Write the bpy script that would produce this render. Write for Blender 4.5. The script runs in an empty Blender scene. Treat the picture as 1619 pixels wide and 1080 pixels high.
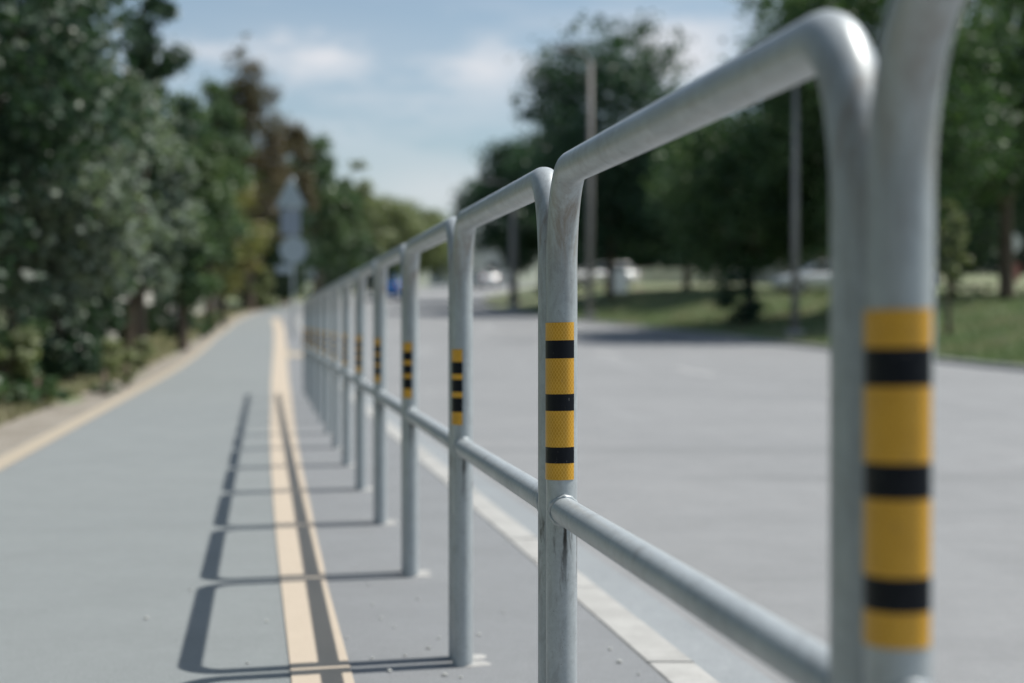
import bpy, bmesh, math, random
import numpy as np
from mathutils import Vector, Matrix
R = math.radians
random.seed(7)
C = bpy.context.scene.collection
SC = bpy.context.scene

# ------------------------------------------------------------------ camera
CAM_H = 0.84
F = 2249.0                      # focal length in pixels of the 1619 px wide photograph
cd = bpy.data.cameras.new('camera'); cam = bpy.data.objects.new('camera', cd); C.objects.link(cam)
cam.location = (0, 0, CAM_H); cam.rotation_euler = (R(90 - 0.764), 0, 0)
cd.sensor_width = 36; cd.lens = 36 * F / 1619; cd.clip_start = 0.05; cd.clip_end = 3000
cd.dof.use_dof = True; cd.dof.focus_distance = 2.36; cd.dof.aperture_fstop = 2.35
cd.dof.aperture_blades = 0
SC.camera = cam

# ------------------------------------------------------------------ light
SUNV = Vector((0.622, 0.15, 1.05)).normalized()
el = math.asin(SUNV.z); az = math.atan2(SUNV.x, SUNV.y)
sd = bpy.data.lights.new('sun', 'SUN'); sun = bpy.data.objects.new('sun', sd); C.objects.link(sun)
sd.energy = 4.8; sd.angle = R(0.53); sd.color = (1.0, 0.955, 0.88)
sun.rotation_euler = SUNV.to_track_quat('Z', 'Y').to_euler(); sun.location = (20, 5, 40)

W = bpy.data.worlds.new('World'); SC.world = W; W.use_nodes = True
nt = W.node_tree; nt.nodes.clear()
def wn(t, **k):
    n = nt.nodes.new(t)
    for a, b in k.items(): setattr(n, a, b)
    return n
out = wn('ShaderNodeOutputWorld'); bg = wn('ShaderNodeBackground'); bg.inputs[1].default_value = 0.110
sky = wn('ShaderNodeTexSky', sky_type='NISHITA', sun_disc=False, sun_elevation=el, sun_rotation=az,
         air_density=1.0, dust_density=2.2, ozone_density=1.6, altitude=300)
tc = wn('ShaderNodeTexCoord')
def wmath(op, a, b=None, c=None):
    n = wn('ShaderNodeMath', operation=op)
    for i, v in enumerate((a, b, c)):
        if v is None: continue
        if isinstance(v, (int, float)): n.inputs[i].default_value = v
        else: nt.links.new(v, n.inputs[i])
    return n.outputs[0]
nz = wn('ShaderNodeTexNoise'); nz.inputs['Scale'].default_value = 5.5; nz.inputs['Detail'].default_value = 7
nz.inputs['Roughness'].default_value = 0.55
mp = wn('ShaderNodeMapping'); mp.inputs['Scale'].default_value = (1, 1, 3.2); mp.inputs['Location'].default_value = (1.3, .4, .2)
nt.links.new(tc.outputs['Generated'], mp.inputs[0]); nt.links.new(mp.outputs[0], nz.inputs['Vector'])
sep = wn('ShaderNodeSeparateXYZ'); nt.links.new(tc.outputs['Generated'], sep.inputs[0])
# cloud banks: (direction x, direction z, spread x, spread z, weight)
banks = [(-.150, .196, .065, .014, .6), (-.04, .088, .07, .022, .5), (-.10, .180, .12, .016, .45), (-.03, .175, .07, .022, .42), (.112, .184, .034, .022, .8), (.03, .255, .10, .012, .4),
         (-.26, .16, .09, .02, .35), (-.16, .135, .12, .02, .30), (.35, .26, .2, .05, .7), (-.6, .25, .3, .05, .7), (.0, .5, .6, .06, .35)]
tot = None
for bx_, bz_, sx_, sz_, w_ in banks:
    dx = wmath('DIVIDE', wmath('SUBTRACT', sep.outputs[0], bx_), sx_)
    dz = wmath('DIVIDE', wmath('SUBTRACT', sep.outputs[2], bz_), sz_)
    r2 = wmath('ADD', wmath('MULTIPLY', dx, dx), wmath('MULTIPLY', dz, dz))
    g = wmath('MULTIPLY', wmath('POWER', 2.718, wmath('MULTIPLY', r2, -0.7)), w_)
    tot = g if tot is None else wmath('ADD', tot, g)
mr = wn('ShaderNodeMapRange'); mr.interpolation_type = 'SMOOTHSTEP'
nt.links.new(nz.outputs[0], mr.inputs[0]); mr.inputs[1].default_value = .42; mr.inputs[2].default_value = .60
msk = wmath('MULTIPLY', wmath('MULTIPLY', tot, wmath('ADD', mr.outputs[0], 0.15)), 1.0)
msk = wmath('MINIMUM', msk, 0.9)
mx = wn('ShaderNodeMixRGB'); nt.links.new(msk, mx.inputs[0])
hs = wn('ShaderNodeHueSaturation'); hs.inputs['Saturation'].default_value = 0.84; hs.inputs['Value'].default_value = 1.0
nt.links.new(sky.outputs[0], hs.inputs['Color'])
tint = wn('ShaderNodeMixRGB', blend_type='MULTIPLY'); tint.inputs[0].default_value = 1; tint.inputs[2].default_value = (.93, 1.0, .965, 1)
nt.links.new(hs.outputs[0], tint.inputs[1]); nt.links.new(tint.outputs[0], mx.inputs[1])
mx.inputs[2].default_value = (6.1, 6.2, 6.5, 1)
nt.links.new(mx.outputs[0], bg.inputs[0]); nt.links.new(bg.outputs[0], out.inputs[0])

SC.view_settings.view_transform = 'Standard'; SC.view_settings.look = 'None'
SC.view_settings.exposure = 0.22; SC.view_settings.gamma = 1
SC.cycles.max_bounces = 6; SC.cycles.sample_clamp_indirect = 6
SC.cycles.use_denoising = True

# ------------------------------------------------------------------ materials
def mat(name, base=(.5, .5, .5), rough=.6, metal=0.0, spec=.5, build=None):
    m = bpy.data.materials.new(name); m.use_nodes = True
    t = m.node_tree; b = t.nodes['Principled BSDF']
    b.inputs['Base Color'].default_value = (*base, 1); b.inputs['Roughness'].default_value = rough
    b.inputs['Metallic'].default_value = metal; b.inputs['Specular IOR Level'].default_value = spec
    if build: build(t, b)
    return m
def N(t, typ, ins=None, **k):
    n = t.nodes.new(typ)
    for a, v in k.items(): setattr(n, a, v)
    for a, v in (ins or {}).items():
        if hasattr(v, 'links'): t.links.new(v, n.inputs[a])
        else: n.inputs[a].default_value = v
    return n
def noise(t, scale, detail=4, rough=.55, stretch=None, coord='Object', dist=0.0):
    c = N(t, 'ShaderNodeTexCoord')
    v = c.outputs[coord]
    if stretch: v = N(t, 'ShaderNodeMapping', {0: v, 'Scale': stretch}).outputs[0]
    return N(t, 'ShaderNodeTexNoise', {'Vector': v, 'Scale': scale, 'Detail': detail, 'Roughness': rough, 'Distortion': dist}).outputs[0]
def ramp(t, fac, lo, hi, c0=0.0, c1=1.0):
    n = N(t, 'ShaderNodeMapRange', {0: fac, 1: lo, 2: hi, 3: c0, 4: c1}); return n.outputs[0]
def mixc(t, fac, a, b, mode='MIX'):
    n = t.nodes.new('ShaderNodeMixRGB'); n.blend_type = mode
    for i, v in enumerate((fac, a, b)):
        if hasattr(v, 'links'): t.links.new(v, n.inputs[i])
        elif i == 0: n.inputs[0].default_value = v
        else: n.inputs[i].default_value = (*v, 1)
    return n.outputs[0]
def bump(t, b, h, strength=.3, dist=.01):
    n = N(t, 'ShaderNodeBump', {'Height': h, 'Strength': strength, 'Distance': dist}); t.links.new(n.outputs[0], b.inputs['Normal'])
def L(t, a, b): t.links.new(a, b)

def b_asphalt(c0, c1, speck=.06, crack=False):
    def f(t, b):
        big = noise(t, .35, 5, .6); mid = noise(t, 3.0, 4, .6); fine = noise(t, 170, 3, .75); mot = noise(t, 26, 4, .7)
        col = mixc(t, ramp(t, big, .3, .7), c0, c1)
        col = mixc(t, ramp(t, mid, .35, .7, 0, .42), col, tuple(x * .82 for x in c0))
        col = mixc(t, ramp(t, mot, .40, .68, 0, .35), col, tuple(x * .80 for x in c0))
        col = mixc(t, ramp(t, fine, .54, .68, 0, .7), col, tuple(min(1, x + speck * 1.6) for x in c1))
        col = mixc(t, ramp(t, fine, .46, .30, 0, .75), col, tuple(x * .55 for x in c0))
        if crack:
            st = noise(t, 1.0, 4, .55, (.10, .9, 1)); 
            col = mixc(t, ramp(t, st, .57, .68, 0, .45), col, tuple(x * .62 for x in c0))
            st2 = noise(t, .6, 3, .5, (1.6, .08, 1))
            col = mixc(t, ramp(t, st2, .55, .72, 0, .25), col, tuple(min(1, x * 1.25) for x in c1))
        L(t, col, b.inputs['Base Color']); L(t, ramp(t, mid, .3, .7, .72, .92), b.inputs['Roughness'])
        bump(t, b, fine, .35, .004)
    return f
M = {}
M['cycle'] = mat('path_asphalt', build=b_asphalt((.196, .216, .222), (.220, .240, .244)), spec=.3)
M['walk'] = mat('walk_asphalt', build=b_asphalt((.190, .201, .213), (.214, .224, .235)), spec=.3)
M['road'] = mat('road_asphalt', build=b_asphalt((.208, .216, .224), (.256, .262, .270), crack=True), spec=.3)
M['strip'] = mat('strip_asphalt', build=b_asphalt((.175, .170, .155), (.205, .198, .182)), spec=.3)
M['tar'] = mat('old_tar', build=b_asphalt((.196, .205, .212), (.228, .236, .242)), spec=.3)
M['gutter'] = mat('gutter_concrete', build=b_asphalt((.225, .25, .268), (.27, .29, .305)), spec=.3)
def b_conc(c, s=8):
    def f(t, b):
        a = noise(t, s, 5, .65); d = noise(t, 120, 2, .6)
        col = mixc(t, ramp(t, a, .3, .7), tuple(x * .8 for x in c), tuple(min(1, x * 1.12) for x in c))
        col = mixc(t, ramp(t, d, .58, .75, 0, .4), col, tuple(x * .6 for x in c))
        L(t, col, b.inputs['Base Color']); bump(t, b, d, .3, .003)
    return f
M['kerb'] = mat('kerb_concrete', rough=.85, build=b_conc((.36, .36, .35), 6))
M['pebble'] = mat('pale_pebble', rough=.8, build=b_conc((.42, .43, .42), 200))
M['joint'] = mat('mortar_joint', (.30, .29, .27), .9)
M['mortar'] = mat('mortar', rough=.9, build=b_conc((.33, .33, .325), 30))
M['wallc'] = mat('precast_concrete', rough=.9, build=b_conc((.50, .49, .455), 2))
def b_paint(c, worn):
    def f(t, b):
        a = noise(t, 9, 6, .7); d = noise(t, 200, 2, .6)
        col = mixc(t, ramp(t, a, .35, .65, 0, .35), c, worn)
        col = mixc(t, ramp(t, d, .60, .74, 0, .45), col, tuple(x * .55 for x in worn))
        L(t, col, b.inputs['Base Color']); bump(t, b, d, .25, .002)
    return f
M['cream'] = mat('cream_paint', rough=.7, build=b_paint((.455, .388, .310), (.395, .335, .262)))
M['tan'] = mat('tan_paint', rough=.75, build=b_paint((.37, .32, .25), (.32, .27, .205)))
M['white_road'] = mat('worn_white_paint', rough=.8, build=b_paint((.42, .42, .42), (.33, .34, .35)))
def b_ground(t, b):
    big = noise(t, .25, 5, .6); mid = noise(t, 1.6, 5, .65); fine = noise(t, 22, 4, .7)
    g = mixc(t, ramp(t, fine, .35, .7), (.10, .15, .075), (.20, .25, .135))
    s = mixc(t, ramp(t, fine, .3, .7), (.20, .165, .125), (.32, .28, .22))
    col = mixc(t, ramp(t, mid, .46, .58), g, s)
    col = mixc(t, ramp(t, big, .50, .62), col, g)
    L(t, col, b.inputs['Base Color']); bump(t, b, fine, .6, .05)
M['ground'] = mat('verge_soil_and_grass', rough=.95, spec=.2, build=b_ground)
def b_dirt(t, b):
    mid = noise(t, 2.2, 5, .65); fine = noise(t, 60, 3, .7)
    col = mixc(t, ramp(t, mid, .35, .65), (.29, .265, .23), (.19, .17, .14))
    col = mixc(t, ramp(t, fine, .5, .7, 0, .5), col, (.38, .37, .35))
    L(t, col, b.inputs['Base Color']); bump(t, b, fine, .6, .02)
M['dirt'] = mat('dry_dirt', rough=.95, spec=.2, build=b_dirt)

def b_galv(t, b):
    tcn = N(t, 'ShaderNodeTexCoord'); o = tcn.outputs['Object']
    cloud = noise(t, 9, 5, .6); spang = noise(t, 110, 4, .7)
    mott = noise(t, 42, 5, .7, (1, 1, .45), dist=.8)
    drip = noise(t, 30, 6, .65, (1, 1, .07), dist=.5)
    col = mixc(t, ramp(t, cloud, .3, .7), (.37, .41, .435), (.45, .49, .51))
    col = mixc(t, ramp(t, spang, .40, .66, 0, .28), col, (.25, .27, .29))
    col = mixc(t, ramp(t, mott, .52, .62, 0, .30), col, (.235, .245, .255))
    col = mixc(t, ramp(t, drip, .54, .72, 0, .45), col, (.20, .205, .21))
    sp = N(t, 'ShaderNodeSeparateXYZ', {0: o}).outputs[2]
    # rain stains under the welded joint and on the outside of the upper bend
    a1 = ramp(t, sp, .30, .50, 0, 1); a2 = ramp(t, sp, .505, .520, 1, 0)
    m1 = N(t, 'ShaderNodeMath', {0: a1, 1: a2}, operation='MULTIPLY').outputs[0]
    st = noise(t, 60, 5, .7, (1, 1, .13), dist=.4)
    m1 = N(t, 'ShaderNodeMath', {0: m1, 1: ramp(t, st, .53, .64, 0, .8)}, operation='MULTIPLY').outputs[0]
    col = mixc(t, m1, col, (.07, .065, .06))
    b1 = ramp(t, sp, .86, .98, 0, 1); b2 = ramp(t, sp, 1.03, 1.07, 1, 0)
    m2 = N(t, 'ShaderNodeMath', {0: b1, 1: b2}, operation='MULTIPLY').outputs[0]
    m2 = N(t, 'ShaderNodeMath', {0: m2, 1: ramp(t, st, .40, .66, 0, .8)}, operation='MULTIPLY').outputs[0]
    col = mixc(t, m2, col, (.24, .205, .17))
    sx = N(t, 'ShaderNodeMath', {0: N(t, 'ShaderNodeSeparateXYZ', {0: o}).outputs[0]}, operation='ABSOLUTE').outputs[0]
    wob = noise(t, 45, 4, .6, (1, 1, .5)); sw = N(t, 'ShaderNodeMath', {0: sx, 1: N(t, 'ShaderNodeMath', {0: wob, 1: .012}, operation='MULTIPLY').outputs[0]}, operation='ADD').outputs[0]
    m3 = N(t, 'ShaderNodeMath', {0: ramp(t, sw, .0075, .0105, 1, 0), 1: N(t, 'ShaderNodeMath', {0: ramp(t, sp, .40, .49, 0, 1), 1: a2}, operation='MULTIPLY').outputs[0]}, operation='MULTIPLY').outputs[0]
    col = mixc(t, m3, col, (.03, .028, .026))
    pit = noise(t, 420, 2, .6)
    col = mixc(t, ramp(t, pit, .68, .74, 0, .8), col, (.06, .06, .06))
    L(t, col, b.inputs['Base Color'])
    L(t, ramp(t, cloud, .3, .7, .48, .34), b.inputs['Roughness'])
    bump(t, b, N(t, 'ShaderNodeMath', {0: spang, 1: drip}, operation='ADD').outputs[0], .16, .001)
M['galv'] = mat('galvanised_steel', rough=.40, metal=.22, build=b_galv)
def b_tape(t, b):
    u = N(t, 'ShaderNodeUVMap').outputs[0]; s = N(t, 'ShaderNodeSeparateXYZ', {0: u})
    def mm(op, a, c): return N(t, 'ShaderNodeMath', {0: a, 1: c}, operation=op).outputs[0]
    p = mm('MULTIPLY', mm('ADD', mm('MULTIPLY', s.outputs[0], 1.0), mm('MULTIPLY', s.outputs[1], .62)), 560.)
    q = mm('MULTIPLY', mm('SUBTRACT', mm('MULTIPLY', s.outputs[0], 1.0), mm('MULTIPLY', s.outputs[1], .62)), 560.)
    sa = N(t, 'ShaderNodeMath', {0: N(t, 'ShaderNodeMath', {0: p}, operation='SINE').outputs[0]}, operation='ABSOLUTE').outputs[0]
    sb = N(t, 'ShaderNodeMath', {0: N(t, 'ShaderNodeMath', {0: q}, operation='SINE').outputs[0]}, operation='ABSOLUTE').outputs[0]
    mn = mm('MINIMUM', sa, sb)
    line = ramp(t, mn, .08, .38, 1, 0)
    w = noise(t, 30, 4, .6)
    base = mixc(t, ramp(t, w, .3, .7), (.56, .27, .008), (.66, .33, .014))
    col = mixc(t, N(t, 'ShaderNodeMath', {0: line, 1: .5}, operation='MULTIPLY').outputs[0], base, (.95, .62, .14))
    dirt = noise(t, 90, 5, .7, (1, 1, .4)); col = mixc(t, ramp(t, dirt, .60, .75, 0, .45), col, (.30, .20, .09))
    L(t, col, b.inputs['Base Color']); bump(t, b, line, .15, .0004)
M['yellow'] = mat('yellow_reflective_tape', rough=.38, build=b_tape)
def b_btape(t, b):
    w = noise(t, 300, 3, .6, (1, 1, .3)); L(t, mixc(t, ramp(t, w, .66, .72), (.003, .005, .010), (.12, .12, .12)), b.inputs['Base Color'])
M['black'] = mat('black_tape', rough=.4, spec=.22, build=b_btape)
M['hole'] = mat('hole_shade', (.004, .004, .004), .9)  # flat black painted in for the shade inside the vent hole

def leafmat(name, c0, c1, c2, rough=.45, transl=.28, spec=.5):
    m = bpy.data.materials.new(name); m.use_nodes = True; t = m.node_tree; b = t.nodes['Principled BSDF']
    g = N(t, 'ShaderNodeNewGeometry').outputs['Random Per Island']
    big = noise(t, .55, 4, .6)
    col = mixc(t, ramp(t, g, 0, 1), c0, c1)
    col = mixc(t, ramp(t, big, .46, .66, 0, .85), col, c2)
    L(t, col, b.inputs['Base Color']); b.inputs['Roughness'].default_value = rough; b.inputs['Specular IOR Level'].default_value = spec
    tr = N(t, 'ShaderNodeBsdfTranslucent', {0: mixc(t, 1.0, col, (1.0, 1.15, .55), 'MULTIPLY')})
    mxs = N(t, 'ShaderNodeMixShader', {0: transl}); L(t, b.outputs[0], mxs.inputs[1]); L(t, tr.outputs[0], mxs.inputs[2])
    L(t, mxs.outputs[0], t.nodes['Material Output'].inputs[0]); return m
def leafy(c): return (c[0] * .80, c[1] * .96, c[2] * 1.12)
M['leaf_silver'] = leafmat('silver_leaves', (.052, .078, .060), (.34, .40, .34), (.07, .10, .06), .5, .28, .35)
M['leaf_dark'] = leafmat('dark_leaves', leafy((.020, .042, .022)), leafy((.08, .12, .06)), leafy((.035, .06, .03)))
M['leaf_mid'] = leafmat('green_leaves', leafy((.04, .075, .03)), leafy((.14, .19, .08)), leafy((.15, .17, .065)))
M['leaf_yellow'] = leafmat('yellow_green_leaves', (.13, .15, .045), (.33, .33, .12), (.27, .20, .08))
M['leaf_brown'] = leafmat('brownish_leaves', (.085, .07, .04), (.16, .12, .07), (.06, .07, .04))
M['leaf_olive'] = leafmat('olive_leaves', (.15, .18, .09), (.29, .32, .17), (.11, .13, .07))
M['leaf_right'] = leafmat('lime_tree_leaves', leafy((.022, .048, .022)), leafy((.12, .18, .07)), leafy((.15, .19, .07)), .5, .3, .35)
M['leaf_shade'] = leafmat('blue_green_leaves', leafy((.016, .038, .024)), leafy((.085, .14, .075)), leafy((.06, .10, .05)), .5, .3, .35)
M['dry_grass'] = leafmat('dry_grass_blades', (.20, .22, .11), (.36, .33, .22), (.42, .36, .26), .6, .2, .3)
M['grass'] = leafmat('grass_blades', (.12, .18, .09), (.24, .30, .16), (.30, .27, .19), .6, .2, .3)
def b_bark(t, b):
    a = noise(t, 9, 6, .7, (1, 1, .25)); L(t, mixc(t, ramp(t, a, .3, .7), (.055, .042, .032), (.17, .14, .11)), b.inputs['Base Color']); bump(t, b, a, .8, .03)
M['bark'] = mat('bark', rough=.95, spec=.2, build=b_bark)
def b_polem(t, b):
    a = noise(t, 3, 5, .7, (1, 1, .2)); L(t, mixc(t, ramp(t, a, .3, .7), (.17, .165, .16), (.27, .26, .25)), b.inputs['Base Color'])
M['polemat'] = mat('weathered_pole', rough=.7, build=b_polem)
M['signback'] = mat('sign_back_metal', (.34, .40, .44), .6, .1)
M['signblue'] = mat('sign_blue', (.24, .28, .34), .6)
M['white'] = mat('white_enamel', (.72, .73, .74), .45)
M['red'] = mat('red_enamel', (.60, .05, .03), .4)
M['lampred'] = mat('tail_lamp_red', (.75, .06, .03), .2)
M['glass'] = mat('dark_glass', (.02, .03, .035), .06, 0, .8)
M['tyre'] = mat('tyre_rubber', (.02, .02, .02), .8)
M['rim'] = mat('wheel_rim', (.45, .46, .47), .35, .8)
def carpaint(n, c): return mat(n, c, .25, .25, .6)
M['silver'] = carpaint('silver_car_paint', (.55, .58, .60)); M['whitecar'] = carpaint('white_car_paint', (.75, .76, .77))
M['bluecar'] = carpaint('blue_car_paint', (.02, .14, .42)); M['darkcar'] = carpaint('dark_car_paint', (.05, .06, .07))
M['roofm'] = mat('roof_sheet', (.40, .41, .42), .6); M['render'] = mat('wall_render', rough=.9, build=b_conc((.55, .55, .54), 1.2))
M['brick'] = mat('low_wall_paint', rough=.85, build=b_conc((.66, .63, .55), 1.5))

# ------------------------------------------------------------------ helpers
def props(o, label=None, cat=None, group=None, kind=None):
    if label: o['label'] = label
    if cat: o['category'] = cat
    if group: o['group'] = group
    if kind: o['kind'] = kind
    return o
def empty(name, loc=(0, 0, 0), rz=0, label=None, cat=None, group=None):
    o = bpy.data.objects.new(name, None); C.objects.link(o); o.location = loc; o.rotation_euler = (0, 0, rz)
    o.empty_display_size = .2
    return props(o, label, cat, group)
def link(name, me, mats, parent=None, smooth=False):
    for m in (mats if isinstance(mats, (list, tuple)) else [mats]): me.materials.append(m)
    if smooth:
        me.polygons.foreach_set('use_smooth', [True] * len(me.polygons))
    o = bpy.data.objects.new(name, me); C.objects.link(o)
    if parent: o.parent = parent
    return o
def mesh(name, v, f):
    me = bpy.data.meshes.new(name); me.from_pydata([tuple(a) for a in v], [], f); me.update(); return me
def bmobj(name, bm, mats, parent=None, smooth=False):
    me = bpy.data.meshes.new(name); bm.normal_update(); bm.to_mesh(me); bm.free(); return link(name, me, mats, parent, smooth)
def box(bm, c, s, bev=0.0, rot=None, mi=0):
    r = bmesh.ops.create_cube(bm, size=1); vs = r['verts']
    bmesh.ops.scale(bm, verts=vs, vec=s)
    if bev > 0:
        es = list({e for v in vs for e in v.link_edges}); g = bmesh.ops.bevel(bm, geom=es, offset=bev, segments=2, affect='EDGES', profile=.6)
        vs = list({v for f in g['faces'] for v in f.verts} | {v for v in vs if v.is_valid})
        allv = set(vs); st = list(vs)
        while st:
            a = st.pop()
            for e in a.link_edges:
                q = e.other_vert(a)
                if q not in allv: allv.add(q); st.append(q)
        vs = list(allv)
    if rot is not None: bmesh.ops.rotate(bm, verts=vs, cent=(0, 0, 0), matrix=rot)
    bmesh.ops.translate(bm, verts=vs, vec=c)
    for f in {f for v in vs for f in v.link_faces}: f.material_index = mi
def tube(bm, pts, rads, n=10, cap=True):
    pts = [Vector(p) for p in pts]
    if not isinstance(rads, (list, tuple)): rads = [rads] * len(pts)
    rings = []; ref = None
    for i, p in enumerate(pts):
        a = pts[max(0, i - 1)]; b = pts[min(len(pts) - 1, i + 1)]; t = (b - a).normalized()
        if ref is None:
            ref = Vector((1, 0, 0)) if abs(t.x) < .8 else Vector((0, 1, 0))
        ref = (ref - t * ref.dot(t)).normalized(); s = t.cross(ref)
        rings.append([bm.verts.new(p + (ref * math.cos(2 * math.pi * k / n) + s * math.sin(2 * math.pi * k / n)) * rads[i]) for k in range(n)])
    for a, b in zip(rings, rings[1:]):
        for k in range(n): bm.faces.new((a[k], a[(k + 1) % n], b[(k + 1) % n], b[k]))
    if cap: bm.faces.new(rings[0][::-1]); bm.faces.new(rings[-1])

# ------------------------------------------------------------------ the lie of the land
def prof(y):                                   # the street is level, then climbs gently
    y = np.asarray(y, float)
    p = np.where(y < 20, 0, np.where(y < 65, 5.6e-4 * (y - 20) ** 2, 1.134 + .0504 * (y - 65)))
    return np.where(y > 115, 1.134 + .0504 * 50 + 1.6 * (1 - np.exp(-(np.maximum(y, 115) - 115) / 32.)), p)
YS = np.concatenate([np.arange(-8, 12, .25), np.arange(12, 60, .5), np.arange(60, 160, 1.0), np.arange(160, 620, 12)])
def smooth_curve(pts, w=9.0):
    ys = np.arange(-30, 640, .5); xs = np.interp(ys, [p[0] for p in pts], [p[1] for p in pts])
    lo = (pts[1][1] - pts[0][1]) / (pts[1][0] - pts[0][0]); xs = np.where(ys < pts[0][0], pts[0][1] + (ys - pts[0][0]) * lo, xs)
    k = int(w / .5) | 1; ker = np.ones(k) / k
    pad = np.pad(xs, k // 2, mode='reflect', reflect_type='odd'); sm = np.convolve(pad, ker, 'valid')
    return lambda y: np.interp(y, ys, sm)
def _fence():
    ys = np.arange(-30, 640, .25); s = np.interp(ys, [19, 27, 60, 68, 80, 92, 110, 130, 640], [-.1745, -.161, -.164, -.05, .05, .10, .17, .24, .24])
    x = np.cumsum(s) * .25; i = np.argmin(abs(ys - 2.32)); x += (.486 - .1745 * ys[i]) - x[i]
    return lambda y: np.interp(y, ys, x)
XF = _fence()
XL = smooth_curve([(-10, .075), (45, -9.52), (60, -11.75), (68, -12.45), (80, -12.5), (92, -11.7), (110, -9.4), (130, -5.3), (640, 117)], 6)     # outer edge of the cycle path
XR = smooth_curve([(-10, 10.6), (10, 10.4), (31, 9.3), (38, 8.6), (51, 6.6), (66, 1.5), (74, -.8), (82, -1.9), (92, -2.0), (110, .2), (130, 4.3), (640, 127)], 9)     # far edge of the road
def sst(t): t = np.clip(t, 0, 1); return t * t * (3 - 2 * t)
def bank(d): return 1.1 * sst(np.asarray(d, float) / 9.0)
def G(x, y):                                   # natural ground height
    return float(prof(y) + bank(x - XR(y)) * (1 if x > XR(y) else 0) - .02)
def P(px, py, dz=0.0):
    """the point of the street seen at that pixel of the photograph (used only to read off where painted lines run)"""
    a = (px - 809.5) / F; k = (510 - py) / F; z = .5
    while z < 140 and CAM_H + k * z > float(prof(z)) + dz: z += .01
    return a * z, z
def strip(name, ys, cols, mats, parent=None, fm=None):
    """cols: list of (x(y), z-offset(y,x)) ; the sheet runs along the street"""
    v = []; n = len(cols)
    for y in ys:
        for cx, cz in cols:
            x = float(cx(y)); v.append((x, float(y), float(prof(y)) + (cz(x, y) if callable(cz) else cz)))
    f = [(i * n + j, i * n + j + 1, (i + 1) * n + j + 1, (i + 1) * n + j) for i in range(len(ys) - 1) for j in range(n - 1)]
    me = mesh(name, v, f); o = link(name, me, mats, parent)
    if fm: me.polygons.foreach_set('material_index', [fm[j] for i in range(len(ys) - 1) for j in range(n - 1)])
    return o
K0, K1 = .455, .580                            # kerb, measured from the line of the railing
bk = lambda x, y: float(bank(x - XR(y))) - .02
left_rise = lambda x, y: -.02
cols = [(lambda y, d=d: XL(y) - d, left_rise) for d in (400, 150, 60, 30, 15, 8, 4, 2, 1, .3, 0.0)]
cols += [(lambda y: XL(y) + .04, -.16), (lambda y: XR(y) - .04, -.16)]
cols += [(lambda y, d=d: XR(y) + d, bk) for d in (.12, .5, 1, 2, 3, 4, 5, 6, 7, 8, 9.5, 14, 20, 40, 90, 200, 420)]
props(strip('ground', YS, cols, M['ground']), kind='structure')
YN = YS[YS < 300]
# pavement slab: cycle path, walking strip
props(strip('cycle_path', YN, [(lambda y: XL(y) + .001, -.15), (lambda y: XL(y) + .001, 0.0), (lambda y: (XL(y) + XF(y)) / 2, 0.0), (lambda y: XF(y) - .36, 0.0)], M['cycle']), kind='structure')
props(strip('pavement', YN, [(lambda y: XF(y) - .36, 0.0), (lambda y: XF(y), 0.0), (lambda y: XF(y) + K0, 0.0), (lambda y: XF(y) + K0, -.15)], M['walk']), kind='structure')
props(strip('road', YN, [(lambda y: XF(y) + K1 - .004, -.10)] + [(lambda y, f=f: XF(y) + K1 + (XR(y) - XF(y) - K1) * f, -.10) for f in (.1, .3, .5, .7, .9)] + [(lambda y: XR(y), -.10)], M['road']), kind='structure')
props(strip('gutter', YN, [(lambda y: XF(y) + K1, -.096), (lambda y: XF(y) + K1 + .26, -.096)], M['gutter']), kind='structure')
props(strip('dirt_shoulder', YN[YN > -6], [(lambda y: XL(y) - .60 - .22 * math.sin(y * .7) - .16 * math.sin(y * 2.3), -.014), (lambda y: XL(y) - .3, -.012), (lambda y: XL(y) - .002, -.010)], M['dirt']), kind='structure')
# kerb of separate stones half a metre long
def kerb(name, xf, w, top, bot, y0, y1, step, m):
    bm = bmesh.new(); y = y0; i = 0
    while y < y1:
        g = .006; a, b = y + g / 2, y + step - g / 2; pa, pb = float(prof(a)), float(prof(b)); xa, xb = float(xf(a)), float(xf(b))
        j = random.uniform(-.002, .002); c = .008
        def sec(x, yy, p): return [bm.verts.new((x, yy, p + bot)), bm.verts.new((x, yy, p + top + j - c)), bm.verts.new((x + c, yy, p + top + j)), bm.verts.new((x + w - c, yy, p + top + j)), bm.verts.new((x + w, yy, p + top + j - c)), bm.verts.new((x + w, yy, p + bot))]
        A, B = sec(xa, a, pa), sec(xb, b, pb)
        for k in range(5): bm.faces.new((A[k], B[k], B[k + 1], A[k + 1]))
        bm.faces.new(A); bm.faces.new(B[::-1]); y += step
    return props(bmobj(name, bm, m), kind='structure')
kerb('kerb', lambda y: XF(y) + K0, K1 - K0, .004, -.14, -1.0, 110, .5, M['kerb'])
props(strip('kerb_bedding', YN[YN < 112], [(lambda y: XF(y) + K0 - .001, -.012), (lambda y: XF(y) + K1 - .006, -.012)], M['joint']), kind='structure')
kerb('far_kerb', lambda y: XR(y) + .002, .14, .0, -.15, 8.0, 150, 1.0, M['kerb'])

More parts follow.
